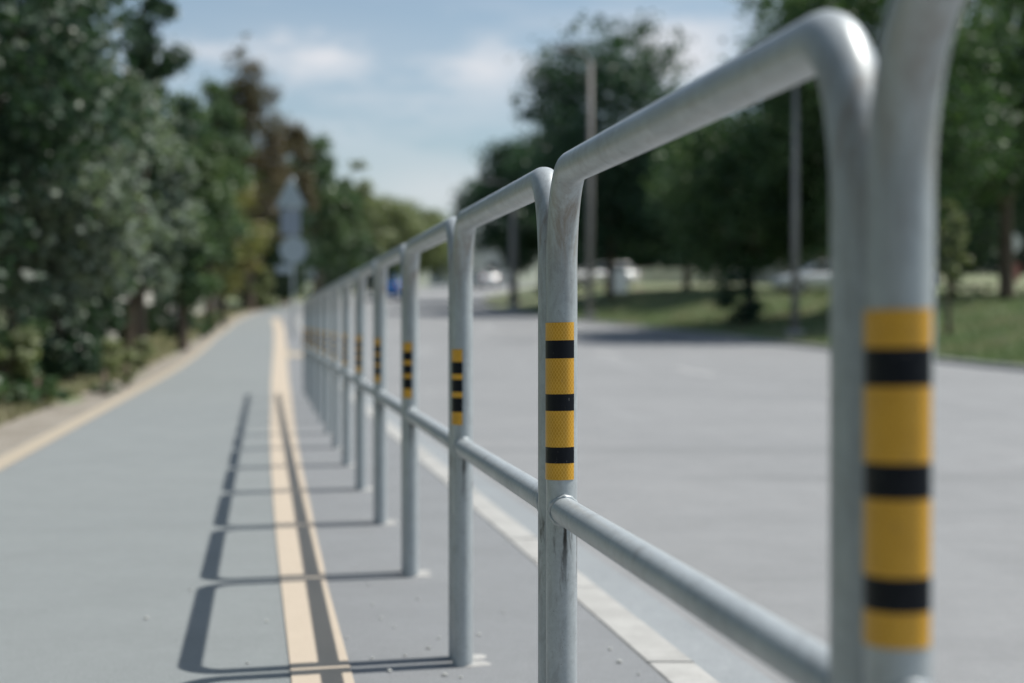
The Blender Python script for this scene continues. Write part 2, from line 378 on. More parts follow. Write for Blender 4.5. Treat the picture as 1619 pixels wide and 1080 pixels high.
# painted lines, traced on the ground
rows = [1080, 1060, 922, 900, 850, 800, 745, 684, 623, 590, 554, 520, 500, 490]
tl = [460, 458, 443, 441, 436, 432, 428.5, 426.5, 428.5, 430, 432.6, 433.5, 434, 434.5]
tr_ = [498, 494, 477, 473.5, 468, 462, 455, 449, 445, 444.5, 446, 446, 445, 443]
nl = [534, 529, 497, 494, 484, 474, 463, 453, 445.5, 444.7, 446.2, 446.2, 445.2, 443.2]
nr = [558.5, 553, 515, 512, 500, 490, 478, 467, 460, 456, 454, 450, 447, 444.5]
def track(px):
    q = [P(a, b) for a, b in zip(px, rows)]
    ys = [b for a, b in q]; xs = [a - float(XF(b)) for a, b in q]
    s = (xs[1] - xs[0]) / (ys[1] - ys[0]); ys = [-2] + ys; xs = [xs[0] + s * (-2 - ys[1]) * .35] + xs
    return lambda y: float(XF(y)) + float(np.interp(y, ys, xs))
TL, TR, NL, NR = map(track, (tl, tr_, nl, nr))
yl = np.concatenate([np.arange(-2, 20, .2), np.arange(20, 64, 1.0)])
props(strip('cycle_lane_line', yl, [(TL, .004), (NR, .004)], M['cream']), kind='structure')
yn = YN[(YN > -3) & (YN < 72)]
props(strip('path_edge_line', yn, [(lambda y: XL(y) + .02, .004), (lambda y: XL(y) + .175, .004)], M['tan']), kind='structure')
def patch(name, y0, y1, xa, xb, m, dz=.012):
    ys = np.linspace(y0, y1, 8); return props(strip(name, ys, [(xa, dz), (xb, dz)], m), kind='structure')
patch('paint_bar', 31.5, 36.5, lambda y: NR(y) + .05, lambda y: XF(y) - .12, M['tan'], .006)
patch('paint_bar', 31.5, 34.5, lambda y: XL(y) + 2.2, lambda y: XL(y) + 3.1, M['tan'], .006)
for i in range(11):                                # worn lane dashes in the roadway
    y0 = 7 + i * 9.0; patch('lane_dash', y0, y0 + 3.0, lambda y: XF(y) * .45 + XR(y) * .55 - .06, lambda y: XF(y) * .45 + XR(y) * .55 + .06, M['white_road'], -.096)

# ------------------------------------------------------------------ railing
PR = .0255; TOP = 1.110; BH = .085; BV = .155; GAP = .070
zk = [1.087, 2.320, 3.480, 4.700, 5.915, 7.120]
while zk[-1] < 16.5: zk.append(zk[-1] + 1.207)
def frame_mesh(Ln, n):
    bm = bmesh.new(); h = TOP - PR; pts = [(0, 0, -.06), (0, 0, .3), (0, 0, .7), (0, 0, h - BV)]; m = 14
    for i in range(1, m + 1):
        a = math.pi / 2 * i / m; pts.append((0, BH - BH * math.cos(a), h - BV + BV * math.sin(a)))
    for q in (.3, .5, .7): pts.append((0, Ln * q, h))
    for i in range(0, m + 1):
        a = math.pi / 2 * i / m; pts.append((0, Ln - BH + BH * math.sin(a), h - BV + BV * math.cos(a)))
    pts += [(0, Ln, .7), (0, Ln, .3), (0, Ln, -.06)]
    # keep a constant side axis: sweep by hand in the plane of the frame
    rings = []
    for i, p in enumerate(pts):
        a = Vector(pts[max(0, i - 1)]); b = Vector(pts[min(len(pts) - 1, i + 1)]); t = (b - a).normalized(); s = Vector((1, 0, 0)); u = t.cross(s)
        rings.append([bm.verts.new(Vector(p) + s * PR * math.cos(2 * math.pi * k / n) + u * PR * math.sin(2 * math.pi * k / n)) for k in range(n)])
    for a, b in zip(rings, rings[1:]):
        for k in range(n): bm.faces.new((a[k], a[(k + 1) % n], b[(k + 1) % n], b[k]))
    return bm
MIDH = .535; MR = .0225
def rail_mesh(Ln, n):
    bm = bmesh.new(); tube(bm, [(0, PR - .006, MIDH), (0, Ln / 2, MIDH), (0, Ln - PR + .006, MIDH)], MR, n, False)
    for y, s in ((PR, 1), (Ln - PR, -1)):          # weld bead
        m = 40; ring = []
        for k in range(m):
            a = 2 * math.pi * k / m; x = math.cos(a) * MR; z = math.sin(a) * MR
            yy = (0 if s > 0 else Ln) + s * (math.sqrt(max(0, PR * PR - x * x)) + .0015); ring.append((Vector((x, yy, MIDH + z)), a))
        prev = None; first = None
        for (p, a) in ring:
            r = .0042 * (1 + .35 * math.sin(a * 9) * math.sin(a * 4 + 1)); o = Vector((math.cos(a), 0, math.sin(a)))
            c = [bm.verts.new(p + o * r * math.cos(b) + Vector((0, s, 0)) * r * math.sin(b)) for b in [2 * math.pi * j / 6 for j in range(6)]]
            if prev:
                for j in range(6): bm.faces.new((prev[j], prev[(j + 1) % 6], c[(j + 1) % 6], c[j]))
            else: first = c
            prev = c
        for j in range(6): bm.faces.new((prev[j], prev[(j + 1) % 6], first[(j + 1) % 6], first[j]))
    return bm
A_BANDS = [(.840, .811, 0), (.811, .782, 1), (.782, .724, 0), (.724, .697, 1), (.697, .638, 0), (.638, .612, 1), (.612, .585, 0)]
B_BANDS = [(.775, .744, 0), (.744, .715, 1), (.715, .701, 0), (.701, .671, 1), (.671, .657, 0), (.657, .622, 1), (.622, .591, 0)]
def tape_mesh(Ln, bands, a0, a1, th, skew=.0):
    bm = bmesh.new(); uv = bm.loops.layers.uv.new('uv'); n = 20; r = PR + .0008
    for (z1, z0, mi) in bands:
        rr = r + (.0002 if mi else 0); lift = .0006 if mi == 0 else 0
        prev = None
        for k in range(n + 1):
            a = a0 + (a1 - a0) * k / n; al = R(a) - th; rk = rr + (lift if k == 0 else 0); dz = skew * (k / n - .5)
            top = bm.verts.new((rk * math.sin(al), Ln - rk * math.cos(al), z1 + dz)); bot = bm.verts.new((rk * math.sin(al), Ln - rk * math.cos(al), z0 + dz))
            u = R(a) * r
            if prev:
                f = bm.faces.new((prev[0], prev[1], bot, top)); f.material_index = mi; f.smooth = True
                for l, q in zip(f.loops, ((prev[2], z1), (prev[2], z0), (u, z0), (u, z1))): l[uv].uv = q
            prev = (top, bot, u)
    bmesh.ops.remove_doubles(bm, verts=bm.verts, dist=1e-6) if False else None
    return bm
def hole_mesh(y0, z, side, r=.0036):  # black disc proud of the pipe, its colour standing for the hole's shaded inside
    bm = bmesh.new(); c = bm.verts.new((0, y0 + side * (PR + .0006), z)); ring = []
    for k in range(16):
        a = 2 * math.pi * k / 16; x = r * math.cos(a); ring.append(bm.verts.new((x, y0 + side * (math.sqrt(PR * PR - x * x) + .0004), z + r * 1.0 * math.sin(a))))
    for k in range(16): bm.faces.new((c, ring[k], ring[(k + 1) % 16]) if side < 0 else (c, ring[(k + 1) % 16], ring[k]))
    return bm
def footing_mesh(y, dx, s):
    bm = bmesh.new(); n = 22; c = bm.verts.new((dx, y, .004)); a_ = []; b_ = []
    for k in range(n):
        a = 2 * math.pi * k / n; w = 1 + .06 * math.sin(a * 2 + s) + .05 * math.sin(a * 5 + s * 2)
        a_.append(bm.verts.new((dx + .036 * w * 1.2 * math.cos(a), y + .024 * w * math.sin(a), .004))); b_.append(bm.verts.new((dx + .042 * w * 1.2 * math.cos(a), y + .029 * w * math.sin(a), .0005)))
    for k in range(n): bm.faces.new((c, a_[k], a_[(k + 1) % n])); bm.faces.new((a_[k], b_[k], b_[(k + 1) % n], a_[(k + 1) % n]))
    return bm
ordn = ['nearest', 'second', 'third', 'fourth', 'fifth', 'sixth', 'seventh', 'eighth', 'ninth', 'tenth', 'eleventh', 'twelfth', 'thirteenth', 'last']
proto = None
for k, z1 in enumerate(zk):
    x1 = float(XF(z1)); z0 = z1 - 1.205 if k == 0 else zk[k - 1]; x0 = float(XF(z0))
    d = Vector((x1 - x0, z1 - z0)); d.normalize(); p0 = Vector((x0, z0)) + d * GAP; Ln = (Vector((x1, z1)) - p0).length
    th = math.atan2(-d.x, d.y)
    if k < 7 or proto is None:
        n = 40 if k < 3 else 20
        e = empty('railing_frame')
        bmobj('frame', frame_mesh(Ln, n), M['galv'], e, True); bmobj('crossbar', rail_mesh(Ln, n), M['galv'], e, True)
        if k < 2: t = tape_mesh(Ln, A_BANDS, -98, 47, th, .0015)
        else: t = tape_mesh(Ln, B_BANDS, -116 + (k % 3) * 8, 2 + (k % 2) * 10, th, 0)
        bmobj('reflective_tape', t, [M['yellow'], M['black']], e)
        bmobj('vent_hole', hole_mesh(Ln, 1.0, -1), M['hole'], e)
        bmobj('vent_hole', hole_mesh(0, 1.015, -1), M['hole'], e)
        bmobj('footing', footing_mesh(Ln, .018, k), M['mortar'], e); bmobj('footing', footing_mesh(0, .022, k + 3), M['mortar'], e)
        if k == 7: proto = e
        if k == 6: proto = e
    else:
        e = proto.copy(); C.objects.link(e)
        for ch in list(proto.children):
            c = ch.copy(); C.objects.link(c); c.parent = e
    e.location = (p0.x, p0.y, float(prof(z1)) + (.010 if k == 0 else 0)); e.rotation_euler = (0, 0, th)
    if k < 2: lab = ['grey hoop railing frame closest to the viewer, only its wide taped post in view', 'galvanised hoop railing frame with long yellow and black tape on its sharply focused far post'][k]
    elif k < 7: lab = f'galvanised hoop railing frame, {ordn[k]} along the row, with short striped tape'
    else: lab = f'blurred galvanised hoop railing frame, {ordn[k]} in the row counted from the viewer'
    props(e, lab, 'railing', 'hoop railing frames along the kerb')

# small pale pebbles and grit on the pavement
def pebble(i):
    bm = bmesh.new(); bmesh.ops.create_icosphere(bm, subdivisions=2, radius=1)
    for v in bm.verts: v.co *= 1 + .22 * math.sin(v.co.x * 3 + i) * math.cos(v.co.y * 4 + i * 2)
    me = bpy.data.meshes.new('pebble'); bm.to_mesh(me); bm.free(); me.materials.append(M['pebble']); return me
pm = [pebble(i) for i in range(4)]
spots = [(622, 994), (588, 1045), (548, 1012), (693, 1012), (588, 958), (602, 980), (703, 1072), (728, 1074), (757, 1007), (796, 970), (582, 926), (630, 903), (390, 1052), (560, 900), (615, 1065),
         (677, 1028), (640, 1040), (420, 985), (980, 1050), (1010, 1070), (800, 860), (965, 1030), (300, 935), (230, 980), (660, 950)]
for i, (a, b) in enumerate(spots):
    x, y = P(a, b); o = bpy.data.objects.new('pebble', pm[i % 4]); C.objects.link(o); s = random.uniform(.0035, .0065)
    o.scale = (s * 1.2, s, s * .7); o.location = (x, y, s * .55 + (.008 if TL(y) < x < NR(y) else 0)); o.rotation_euler = (0, 0, i)
    props(o, 'tiny pale pebble lying on the grey asphalt', 'pebble', 'pebbles scattered on the pavement')

# ------------------------------------------------------------------ vegetation
rng = np.random.default_rng(11)
def leaf_mesh(name, cen, size, squash=1.0, aspect=.62):
    n = len(cen)
    a = rng.normal(size=(n, 3)); a /= np.linalg.norm(a, axis=1)[:, None]; a[:, 2] *= .8
    b = rng.normal(size=(n, 3)); b -= a * (a * b).sum(1)[:, None] / (a * a).sum(1)[:, None]; b /= np.linalg.norm(b, axis=1)[:, None]
    s = size * rng.uniform(.6, 1.35, (n, 1)); u = a * s * .5; w = b * s * .5 * aspect
    nrm = np.cross(a, b) * s * .12
    v = np.stack([cen - u, cen + w + nrm, cen + u, cen - w + nrm], 1).reshape(-1, 3)
    me = bpy.data.meshes.new(name); me.vertices.add(4 * n); me.vertices.foreach_set('co', v.astype(np.float32).ravel())
    me.loops.add(4 * n); me.loops.foreach_set('vertex_index', np.arange(4 * n, dtype=np.int32))
    me.polygons.add(n); me.polygons.foreach_set('loop_start', np.arange(0, 4 * n, 4, dtype=np.int32))
    me.update(calc_edges=True); return me
def tree(x, y, h, rad, low, m, label, n=16000, size=.16, name='tree', lean=0.0, clumps=60, trunk_r=None, gauss=.30, cat='tree', group=None, zoff=0, shape=1.0, lobes=None):
    """h: height; low: height of the crown's underside; rad: crown radius; lobes: extra crown masses (dx, dy, z, r)"""
    g = G(x, y) + zoff; e = empty(name, (x, y, g), 0, label, cat, group)
    cz = (h + low) / 2; rz = (h - low) / 2
    c = rng.normal(size=(clumps, 3)); c /= np.linalg.norm(c, axis=1)[:, None]
    c *= (rng.uniform(.25, 1, (clumps, 1)) ** .5); c[:, :2] *= rad * .86; c[:, 2] = c[:, 2] * rz * .86 + cz
    tp = np.clip((c[:, 2] - cz) / rz, -1, 1); c[:, :2] *= (1 - .25 * shape * np.clip(tp, 0, 1))[:, None]; c[:, 0] += lean * c[:, 2] / h
    cr = rng.uniform(.16, .34, clumps) * min(rad, rz) * 1.05
    for (dx, dy, lz, lr) in (lobes or []):
        k = 10; q = rng.normal(size=(k, 3)) * lr * .5 + np.array([dx, dy, lz]); c = np.vstack([c, q]); cr = np.append(cr, rng.uniform(.25, .5, k) * lr)
    wts = cr ** 2; idx = rng.choice(len(c), n, p=wts / wts.sum())
    q = rng.normal(size=(n, 3)); q /= np.linalg.norm(q, axis=1)[:, None]; rr = np.abs(rng.normal(.75, gauss, (n, 1)))
    pts = c[idx] + q * rr * cr[idx][:, None] * np.array([1, 1, .8]); pts[:, 2] = np.maximum(pts[:, 2], .05)
    link('crown', leaf_mesh('crown', pts, size), m, e)
    bm = bmesh.new(); tr = trunk_r or h * .018; th = cz * .95
    tp = [(0, 0, -.2), (.02 * h * .1, 0, .3), (lean * .2, .03, th * .35), (lean * .4, -.04, th * .7), (lean * .55, 0, th)]
    tube(bm, tp, [tr * 1.45, tr * 1.1, tr * .9, tr * .7, tr * .4], 10)
    for i in rng.choice(clumps, min(clumps, 14), replace=False):
        s = random.uniform(.35, .95) * th; s = max(s, low * .7); f = s / th
        st = Vector((lean * .55 * f, 0, s)); en = Vector(c[i]); mid = st.lerp(en, .5) + Vector((0, 0, .12 * (en - st).length))
        tube(bm, [st, mid, en], [tr * .42, tr * .25, tr * .08], 6)
    bmobj('trunk', bm, M['bark'], e, True)
    return e
def at(px, y): return (px - 809.5) / F * y
# left row
Lt = 'trees beside the cycle path'
tree(at(25, 26), 26, 11.5, 2.35, 1.0, M['leaf_dark'], 'tall dark green tree, leftmost and highest beside the cycle path', 20000, .20, group=Lt, clumps=80)
tree(at(-110, 17), 17, 7.5, 2.6, .6, M['leaf_dark'], 'dark tree cut by the edge of view behind the silvery one', 14000, .15, group=Lt)
tree(at(85, 19.5), 19.5, 4.95, 1.62, .9, M['leaf_silver'], 'large silvery green tree with pale glinting leaves by the weeds', 15000, .15, group=Lt, clumps=90, lobes=[(.9, 0, 3.7, .5), (-1.0, .2, 2.2, .7), (.7, -.1, 1.8, .5)])
tree(at(222, 26), 26, 5.7, 1.05, .6, M['leaf_silver'], 'slimmer silvery tree behind the large silvery one', 5500, .17, group=Lt, clumps=40)
tree(at(205, 32), 32, 8.4, 1.05, 1.8, M['leaf_dark'], 'dark tree whose top twigs reach into the sky above the silvery trees', 9000, .17, group=Lt, clumps=40, gauss=.4, lean=.7, lobes=[(.9, 0, 7.9, .45)])
tree(at(330, 52), 52, 9.6, 1.75, .9, M['leaf_mid'], 'green tree between the silvery ones and the brownish one', 12000, .19, group=Lt, clumps=70)
tree(at(288, 36), 36, 7.0, 1.4, .7, M['leaf_mid'], 'mid green tree next to the silvery ones, over the pale wall', 10000, .18, group=Lt)
tree(at(352, 59), 59, 7.3, 2.0, .6, M['leaf_yellow'], 'small yellow green tree in front of the brownish one', 9000, .18, group=Lt)
tree(at(394, 71), 71, 13.2, 2.4, .8, M['leaf_brown'], 'tall dark brownish tree with an uneven pointed top', 17000, .2, group=Lt, clumps=140, shape=1.6, lobes=[(-.4, 0, 12.5, .8)])
tree(at(448, 81), 81, 11.4, 2.2, .8, M['leaf_brown'], 'rounded brownish green tree behind the traffic sign', 14000, .2, group=Lt, clumps=60)
tree(at(500, 93), 93, 11.3, 2.2, .6, M['leaf_mid'], 'green tree standing just behind the traffic sign', 14000, .22, group=Lt)
tree(at(430, 76), 76, 6.8, 2.6, .2, M['leaf_dark'], 'dark tree closing the far end of the cycle path', 12000, .22, group=Lt)
tree(at(462, 100), 100, 10.2, 2.6, .3, M['leaf_mid'], 'green tree filling the gap behind the traffic sign triangle', 12000, .26, group=Lt, clumps=80)
# distance
Dt = 'trees in the distance'
tree(at(566, 110), 110, 9.7, 2.6, .6, M['leaf_olive'], 'far tree with a thin pointed top above the olive ones', 12000, .28, group=Dt, lobes=[(0, 0, 9.6, .6)])
tree(at(527, 101), 101, 8.8, 2.9, .4, M['leaf_mid'], 'far green tree beside the tree behind the sign', 12000, .26, group=Dt)
tree(at(610, 125), 125, 8.9, 4.0, .3, M['leaf_olive'], 'far broad olive tree above the row of railings', 13000, .30, group=Dt)
tree(at(655, 135), 135, 8.4, 4.2, .3, M['leaf_olive'], 'far pale olive tree above the road bend', 12000, .32, group=Dt)
tree(at(700, 150), 150, 7.4, 3.8, .3, M['leaf_olive'], 'farthest low olive tree beside the road bend', 10000, .32, group=Dt)
tree(at(572, 106), 106, 3.8, 2.8, .1, M['leaf_dark'], 'far low dark tree seen just over the railing', 9000, .24, group=Dt)
# right row
Rt = 'trees on the bank across the road'
tree(at(965, 72), 72, 13.9, 5.5, 1.5, M['leaf_shade'], 'tall dark green tree across the road, standing alone against the sky', 30000, .27, group=Rt, clumps=120, trunk_r=.24, gauss=.30, shape=.3, lobes=[(-3.4, 0, 11.2, 1.4), (-1.6, 0, 12.7, 1.3), (1.6, 0, 12.6, 1.4), (-4.4, 0, 9.4, 1.0), (2.6, 0, 12.2, 1.4), (-.4, 0, 13.2, 1.2)])
tree(at(812, 84), 84, 10.2, 3.5, 1.0, M['leaf_shade'], 'smaller dark tree across the road beside the far grey pole', 16000, .27, group=Rt, clumps=70, gauss=.34)
tree(at(878, 86), 86, 10.8, 3.9, 1.0, M['leaf_dark'], 'low dark tree in the gap between the two tall ones', 16000, .28, group=Rt, clumps=80)
tree(at(1185, 52), 52, 8.3, 3.9, 1.5, M['leaf_right'], 'broad green tree across the road with shoots round its short trunk', 28000, .20, group=Rt, clumps=100, trunk_r=.2, lobes=[(-2.2, 0, 3.2, 1.1), (2.2, 0, 3.2, 1.1)])
tree(at(1085, 70), 70, 9.3, 4.5, 1.0, M['leaf_shade'], 'dark tree between the lone tall tree and the broad one', 13000, .24, group=Rt, clumps=80)
tree(at(1400, 47), 47, 13.5, 5.0, 1.8, M['leaf_right'], 'very tall green tree seen through the nearest railing frame', 38000, .21, group=Rt, clumps=130, trunk_r=.24, lobes=[(-4.3, 0, 10.9, 1.2), (-3.4, 0, 9.4, 1.2), (-4.6, 0, 5.5, 1.3)])
tree(at(1300, 66), 66, 13.5, 3.9, 1.6, M['leaf_dark'], 'tall dark tree behind the slender pale pole', 22000, .25, group=Rt, clumps=90)
tree(at(1590, 50), 50, 14.5, 3.8, 2.0, M['leaf_right'], 'dark tall tree at the right border above the round sign', 26000, .22, group=Rt, clumps=100)
tree(at(1500, 38), 38, 3.9, .55, .9, M['leaf_olive'], 'slim leafy young tree just beside the nearest taped post', 5000, .13, group=Rt, clumps=24)
tree(at(1700, 60), 60, 12.0, 4.5, 1.4, M['leaf_dark'], 'dark tree cut by the right border behind the others', 16000, .26, group=Rt)
tree(at(1500, 80), 80, 9.5, 5.4, .3, M['leaf_dark'], 'dark thicket tree behind the parked cars', 18000, .30, group=Rt, clumps=90)
tree(at(1345, 84), 84, 8.5, 5.0, .3, M['leaf_dark'], 'dark low tree filling the back beyond the silver car', 16000, .30, group=Rt, clumps=90)
# unseen trees added left of and behind the viewer to darken the steel's reflections
for (x, y, h, rd, wd) in ((-7.0, 5.5, 9, 3.0, 'first'), (-5.6, -1.5, 10, 3.2, 'second'), (-3.6, -7.5, 10, 3.3, 'third'), (-1.2, -14, 10, 3.4, 'fourth')):
    tree(x, y, h, rd, .4, M['leaf_dark'], f'dark tree, {wd} of those added out of view to darken the steel reflections', 9000, .27, group=Lt + ' added outside the view', clumps=90)
# the wood that closes the view: one mass
def wood(name, n, x0, x1, y0, y1, hh, size, m):
    x = rng.uniform(x0, x1, n); y = rng.uniform(y0, y1, n); top = hh * (.72 + .2 * np.sin(x * .31 + 1) + .13 * np.sin(x * .83 + y * .2))
    z = top * rng.uniform(0, 1, n) ** .8; g = np.array([G(a, b) for a, b in zip(x, y)])
    props(link(name, leaf_mesh(name, np.stack([x, y, g + z], 1), size), m), 'dark wood closing the view far behind the ' + ('right' if x0 > -15 else 'left') + ' hand trees', 'wood', kind='stuff')
wood('far_wood', 60000, 5, 130, 112, 124, 8.0, .75, M['leaf_dark'])
wood('far_wood', 36000, -110, -17, 92, 102, 7.0, .7, M['leaf_dark'])
# shrubs
Bs = 'shrubs and weeds along the path and bank'
def shrub(px, y, h, r, m, label, n=5000, size=.09): 
    return tree(at(px, y), y, h, r, 0.0, m, label, n, size, name='shrub', clumps=22, trunk_r=.03, cat='shrub', group=Bs, shape=.2)
shrub(1176, 50, 2.3, .95, M['leaf_shade'], 'dark leafy shoots round the foot of the broad tree')
shrub(5, 16.5, .8, .5, M['leaf_olive'], 'pale dusty shrub at the edge of view by the dirt shoulder', 2600)
shrub(45, 17.5, .9, .4, M['leaf_mid'], 'upright green weed shrub left of the dark one', 2600)
shrub(112, 18.5, .9, .5, M['leaf_dark'], 'dark shrub under the large silvery tree', 3600)
shrub(100, 18.5, 1.6, .4, M['leaf_silver'], 'tall thin silvery shoot in front of the silvery tree', 1600)
shrub(58, 14.2, .34, .34, M['leaf_mid'], 'low bright green weed clump nearest the path edge', 1600, .07)
shrub(-10, 13.2, .4, .4, M['leaf_mid'], 'bright green weed clump cut by the edge of view', 1600)
shrub(150, 20.5, .65, .65, M['leaf_olive'], 'dry olive shrub beside the dark one', 2600)
shrub(198, 24.5, .6, .6, M['leaf_olive'], 'olive shrub in dry grass beside the shoulder', 2400)
shrub(40, 23, 2.6, 1.7, M['leaf_dark'], 'tall dark undergrowth behind the silvery tree', 10000, .13)
shrub(125, 28, 2.2, 1.2, M['leaf_dark'], 'dark undergrowth behind the slimmer silvery tree', 7000, .14)
shrub(212, 35, 1.7, .6, M['leaf_mid'], 'upright green shrub in front of the near end of the pale wall', 3500, .11)
shrub(274, 42, 1.9, .6, M['leaf_dark'], 'upright dark shrub in front of the middle of the pale wall', 3500, .11)
shrub(200, 19.0, .30, .14, M['leaf_olive'], 'small dry weed on the dirt shoulder', 700, .05)
shrub(165, 16.6, .18, .2, M['leaf_mid'], 'tiny green weed on the dirt shoulder', 700, .05)
shrub(290, 43, .7, 1.2, M['leaf_mid'], 'low green growth at the foot of the pale wall', 4000)
shrub(330, 51, .7, 1.2, M['leaf_mid'], 'low green growth at the far part of the pale wall', 4000)
shrub(425, 77, 3.0, 1.6, M['leaf_mid'], 'bright green bush at the end of the cycle path', 6000, .14)
shrub(455, 85, 2.6, 1.5, M['leaf_mid'], 'green bush behind the foot of the traffic sign', 6000, .14)
shrub(400, 72, 2.6, 1.3, M['leaf_olive'], 'olive bush beside the end of the cycle path', 6000, .14)
shrub(512, 97, 3.2, 2.4, M['leaf_dark'], 'dark bush behind the far end of the railing', 6000, .16)
shrub(872, 74, 1.5, .8, M['leaf_mid'], 'bush by the foot of the low dark tree', 3500, .12)
shrub(1560, 50, .6, 2.6, M['leaf_olive'], 'long low hedge on the bank beneath the round sign', 6000, .10)
shrub(1420, 54, .8, 2.4, M['leaf_mid'], 'low hedge seen beside the silver car', 6000, .10)

# grass on both verges: one mass
def grass(name, n, fx, hh, m, lab):
    ys = rng.uniform(0, 1, n) ** 1.3 * 62 + 9; pts = []
    for y in ys:
        x = fx(y); pts.append((x, y, G(x, y)))
    p = np.array(pts); n = len(p); a = rng.uniform(0, 6.28, n); h = rng.uniform(.4, 1.2, n) * hh; w = h * .16
    d = np.stack([np.cos(a), np.sin(a), 0 * a], 1); l = np.stack([rng.normal(0, .35, n) * h, rng.normal(0, .35, n) * h, h], 1)
    v = np.stack([p - d * w[:, None], p + d * w[:, None], p + l], 1).reshape(-1, 3)
    me = bpy.data.meshes.new(name); me.vertices.add(3 * n); me.vertices.foreach_set('co', v.astype(np.float32).ravel())
    me.loops.add(3 * n); me.loops.foreach_set('vertex_index', np.arange(3 * n, dtype=np.int32)); me.polygons.add(n)
    me.polygons.foreach_set('loop_start', np.arange(0, 3 * n, 3, dtype=np.int32)); me.update(calc_edges=True)
    props(link(name, me, m), lab, 'grass', kind='stuff')
grass('grass', 70000, lambda y: float(XL(y)) - .5 - abs(rng.normal(0, 2.0)), .12, M['dry_grass'], 'dry straw coloured grass beside the cycle path')
grass('bank_grass', 90000, lambda y: float(XR(y)) + .25 + abs(rng.normal(0, 6.0)), .16, M['grass'], 'short green grass on the bank across the road')

# ------------------------------------------------------------------ precast wall behind the left trees
wall = empty('concrete_wall', (float(XL(30)) - 2.4, 30, G(0, 30)), 0, 'pale precast concrete wall behind the trunks beside the cycle path', 'wall')
for i, y in enumerate(np.arange(30, 72, 2.5)):
    def wp(y): return Vector((float(XL(y)) - 2.4 - wall.location.x, y - 30, float(prof(y)) - wall.location.z - .02))
    a, b = wp(y), wp(y + 2.5); d = b - a; rot = Matrix.Rotation(math.atan2(d.y, d.x), 3, 'Z')
    bm = bmesh.new(); box(bm, a + Vector((0, 0, 1.05)), (.16, .16, 2.2), .012, rot); bmobj('post', bm, M['wallc'], wall)
    bm = bmesh.new()
    for j in range(4): box(bm, (a + b) / 2 + Vector((0, 0, .26 + j * .5)), (2.33, .06, .485), .01, rot)
    bmobj('panel', bm, M['wallc'], wall)

# ------------------------------------------------------------------ poles
def lamp_pole(px, y, h, label, r=.13, side=-1):
    x = at(px, y); e = empty('street_lamp', (x, y, G(x, y)), 0, label, 'street lamp', 'grey poles across the road')
    bm = bmesh.new(); tube(bm, [(0, 0, -.1), (0, 0, h * .5), (0, 0, h)], [r * 1.2, r, r * .7], 14); bmobj('pole', bm, M['polemat'], e, True)
    bm = bmesh.new(); box(bm, (0, 0, .12), (.5, .5, .26), .03); bmobj('base', bm, M['mortar'], e)
    bm = bmesh.new(); tube(bm, [(0, 0, h - .1), (side * .25, 0, h + .35), (side * .9, 0, h + .55)], [.05, .045, .04], 8); bmobj('arm', bm, M['polemat'], e, True)
    bm = bmesh.new(); box(bm, (side * 1.2, 0, h + .56), (.7, .24, .12), .04); hd = bmobj('lamp_head', bm, M['polemat'], e)
    bm = bmesh.new(); box(bm, (side * 1.22, 0, h + .495), (.5, .18, .03), .008); bmobj('lens', bm, M['white'], hd)
lamp_pole(1257, 44, 8.2, 'slender pale grey pole across the road seen through the nearest frame', .11)
lamp_pole(933, 62, 11.2, 'tall grey pole in front of the lone tall tree', .13)
lamp_pole(812, 73, 6.0, 'shorter grey pole in front of the smaller dark tree', .20)

# ------------------------------------------------------------------ signs
def prism(bm, pts, y0, y1):
    a = [bm.verts.new((p[0], y0, p[1])) for p in pts]; b = [bm.verts.new((p[0], y1, p[1])) for p in pts]
    bm.faces.new(a); bm.faces.new(b[::-1])
    for i in range(len(pts)): bm.faces.new((a[i], b[i], b[(i + 1) % len(pts)], a[(i + 1) % len(pts)]))
def circ(cx, cz, r, n=28): return [(cx + r * math.cos(2 * math.pi * i / n), cz + r * math.sin(2 * math.pi * i / n)) for i in range(n)]
ys_ = 45.; xs_ = at(460, ys_); gz = float(prof(ys_))
e = empty('traffic_sign', (xs_, ys_, gz), 0, 'grey blue traffic sign cluster with a triangle on top, back to the viewer', 'traffic sign')
bm = bmesh.new(); tube(bm, [(.06, .05, -.1), (.06, .05, 5.1)], .04, 12); bmobj('pole', bm, M['signback'], e, True)
bm = bmesh.new(); prism(bm, [(-.46, 4.20), (-.42, 4.12), (.42, 4.12), (.46, 4.20), (.05, 5.02), (-.05, 5.02)], -.02, .0); bmobj('triangle_panel', bm, M['signback'], e)
bm = bmesh.new(); box(bm, (0, -.01, 3.66), (.62, .02, .80), .008); bmobj('square_panel', bm, M['signblue'], e)
bm = bmesh.new(); prism(bm, circ(.08, 2.78, .43), -.02, 0.); bmobj('round_panel', bm, M['signback'], e)
bm = bmesh.new(); box(bm, (-.20, -.01, 2.18), (.5, .02, .25), .008); bmobj('plate', bm, M['signback'], e)
y2 = 84.; x2 = at(493, y2) + 0.0
e = empty('small_sign', (x2 - .25, y2, float(prof(y2))), 0, 'small pale blue sign plate low beside the far end of the railing', 'traffic sign')
bm = bmesh.new(); tube(bm, [(0, .04, -.1), (0, .04, 2.0)], .035, 10); bmobj('pole', bm, M['signback'], e, True)
bm = bmesh.new(); box(bm, (0, 0, 1.62), (.95, .02, .55), .008); bmobj('plate', bm, M['signback'], e)
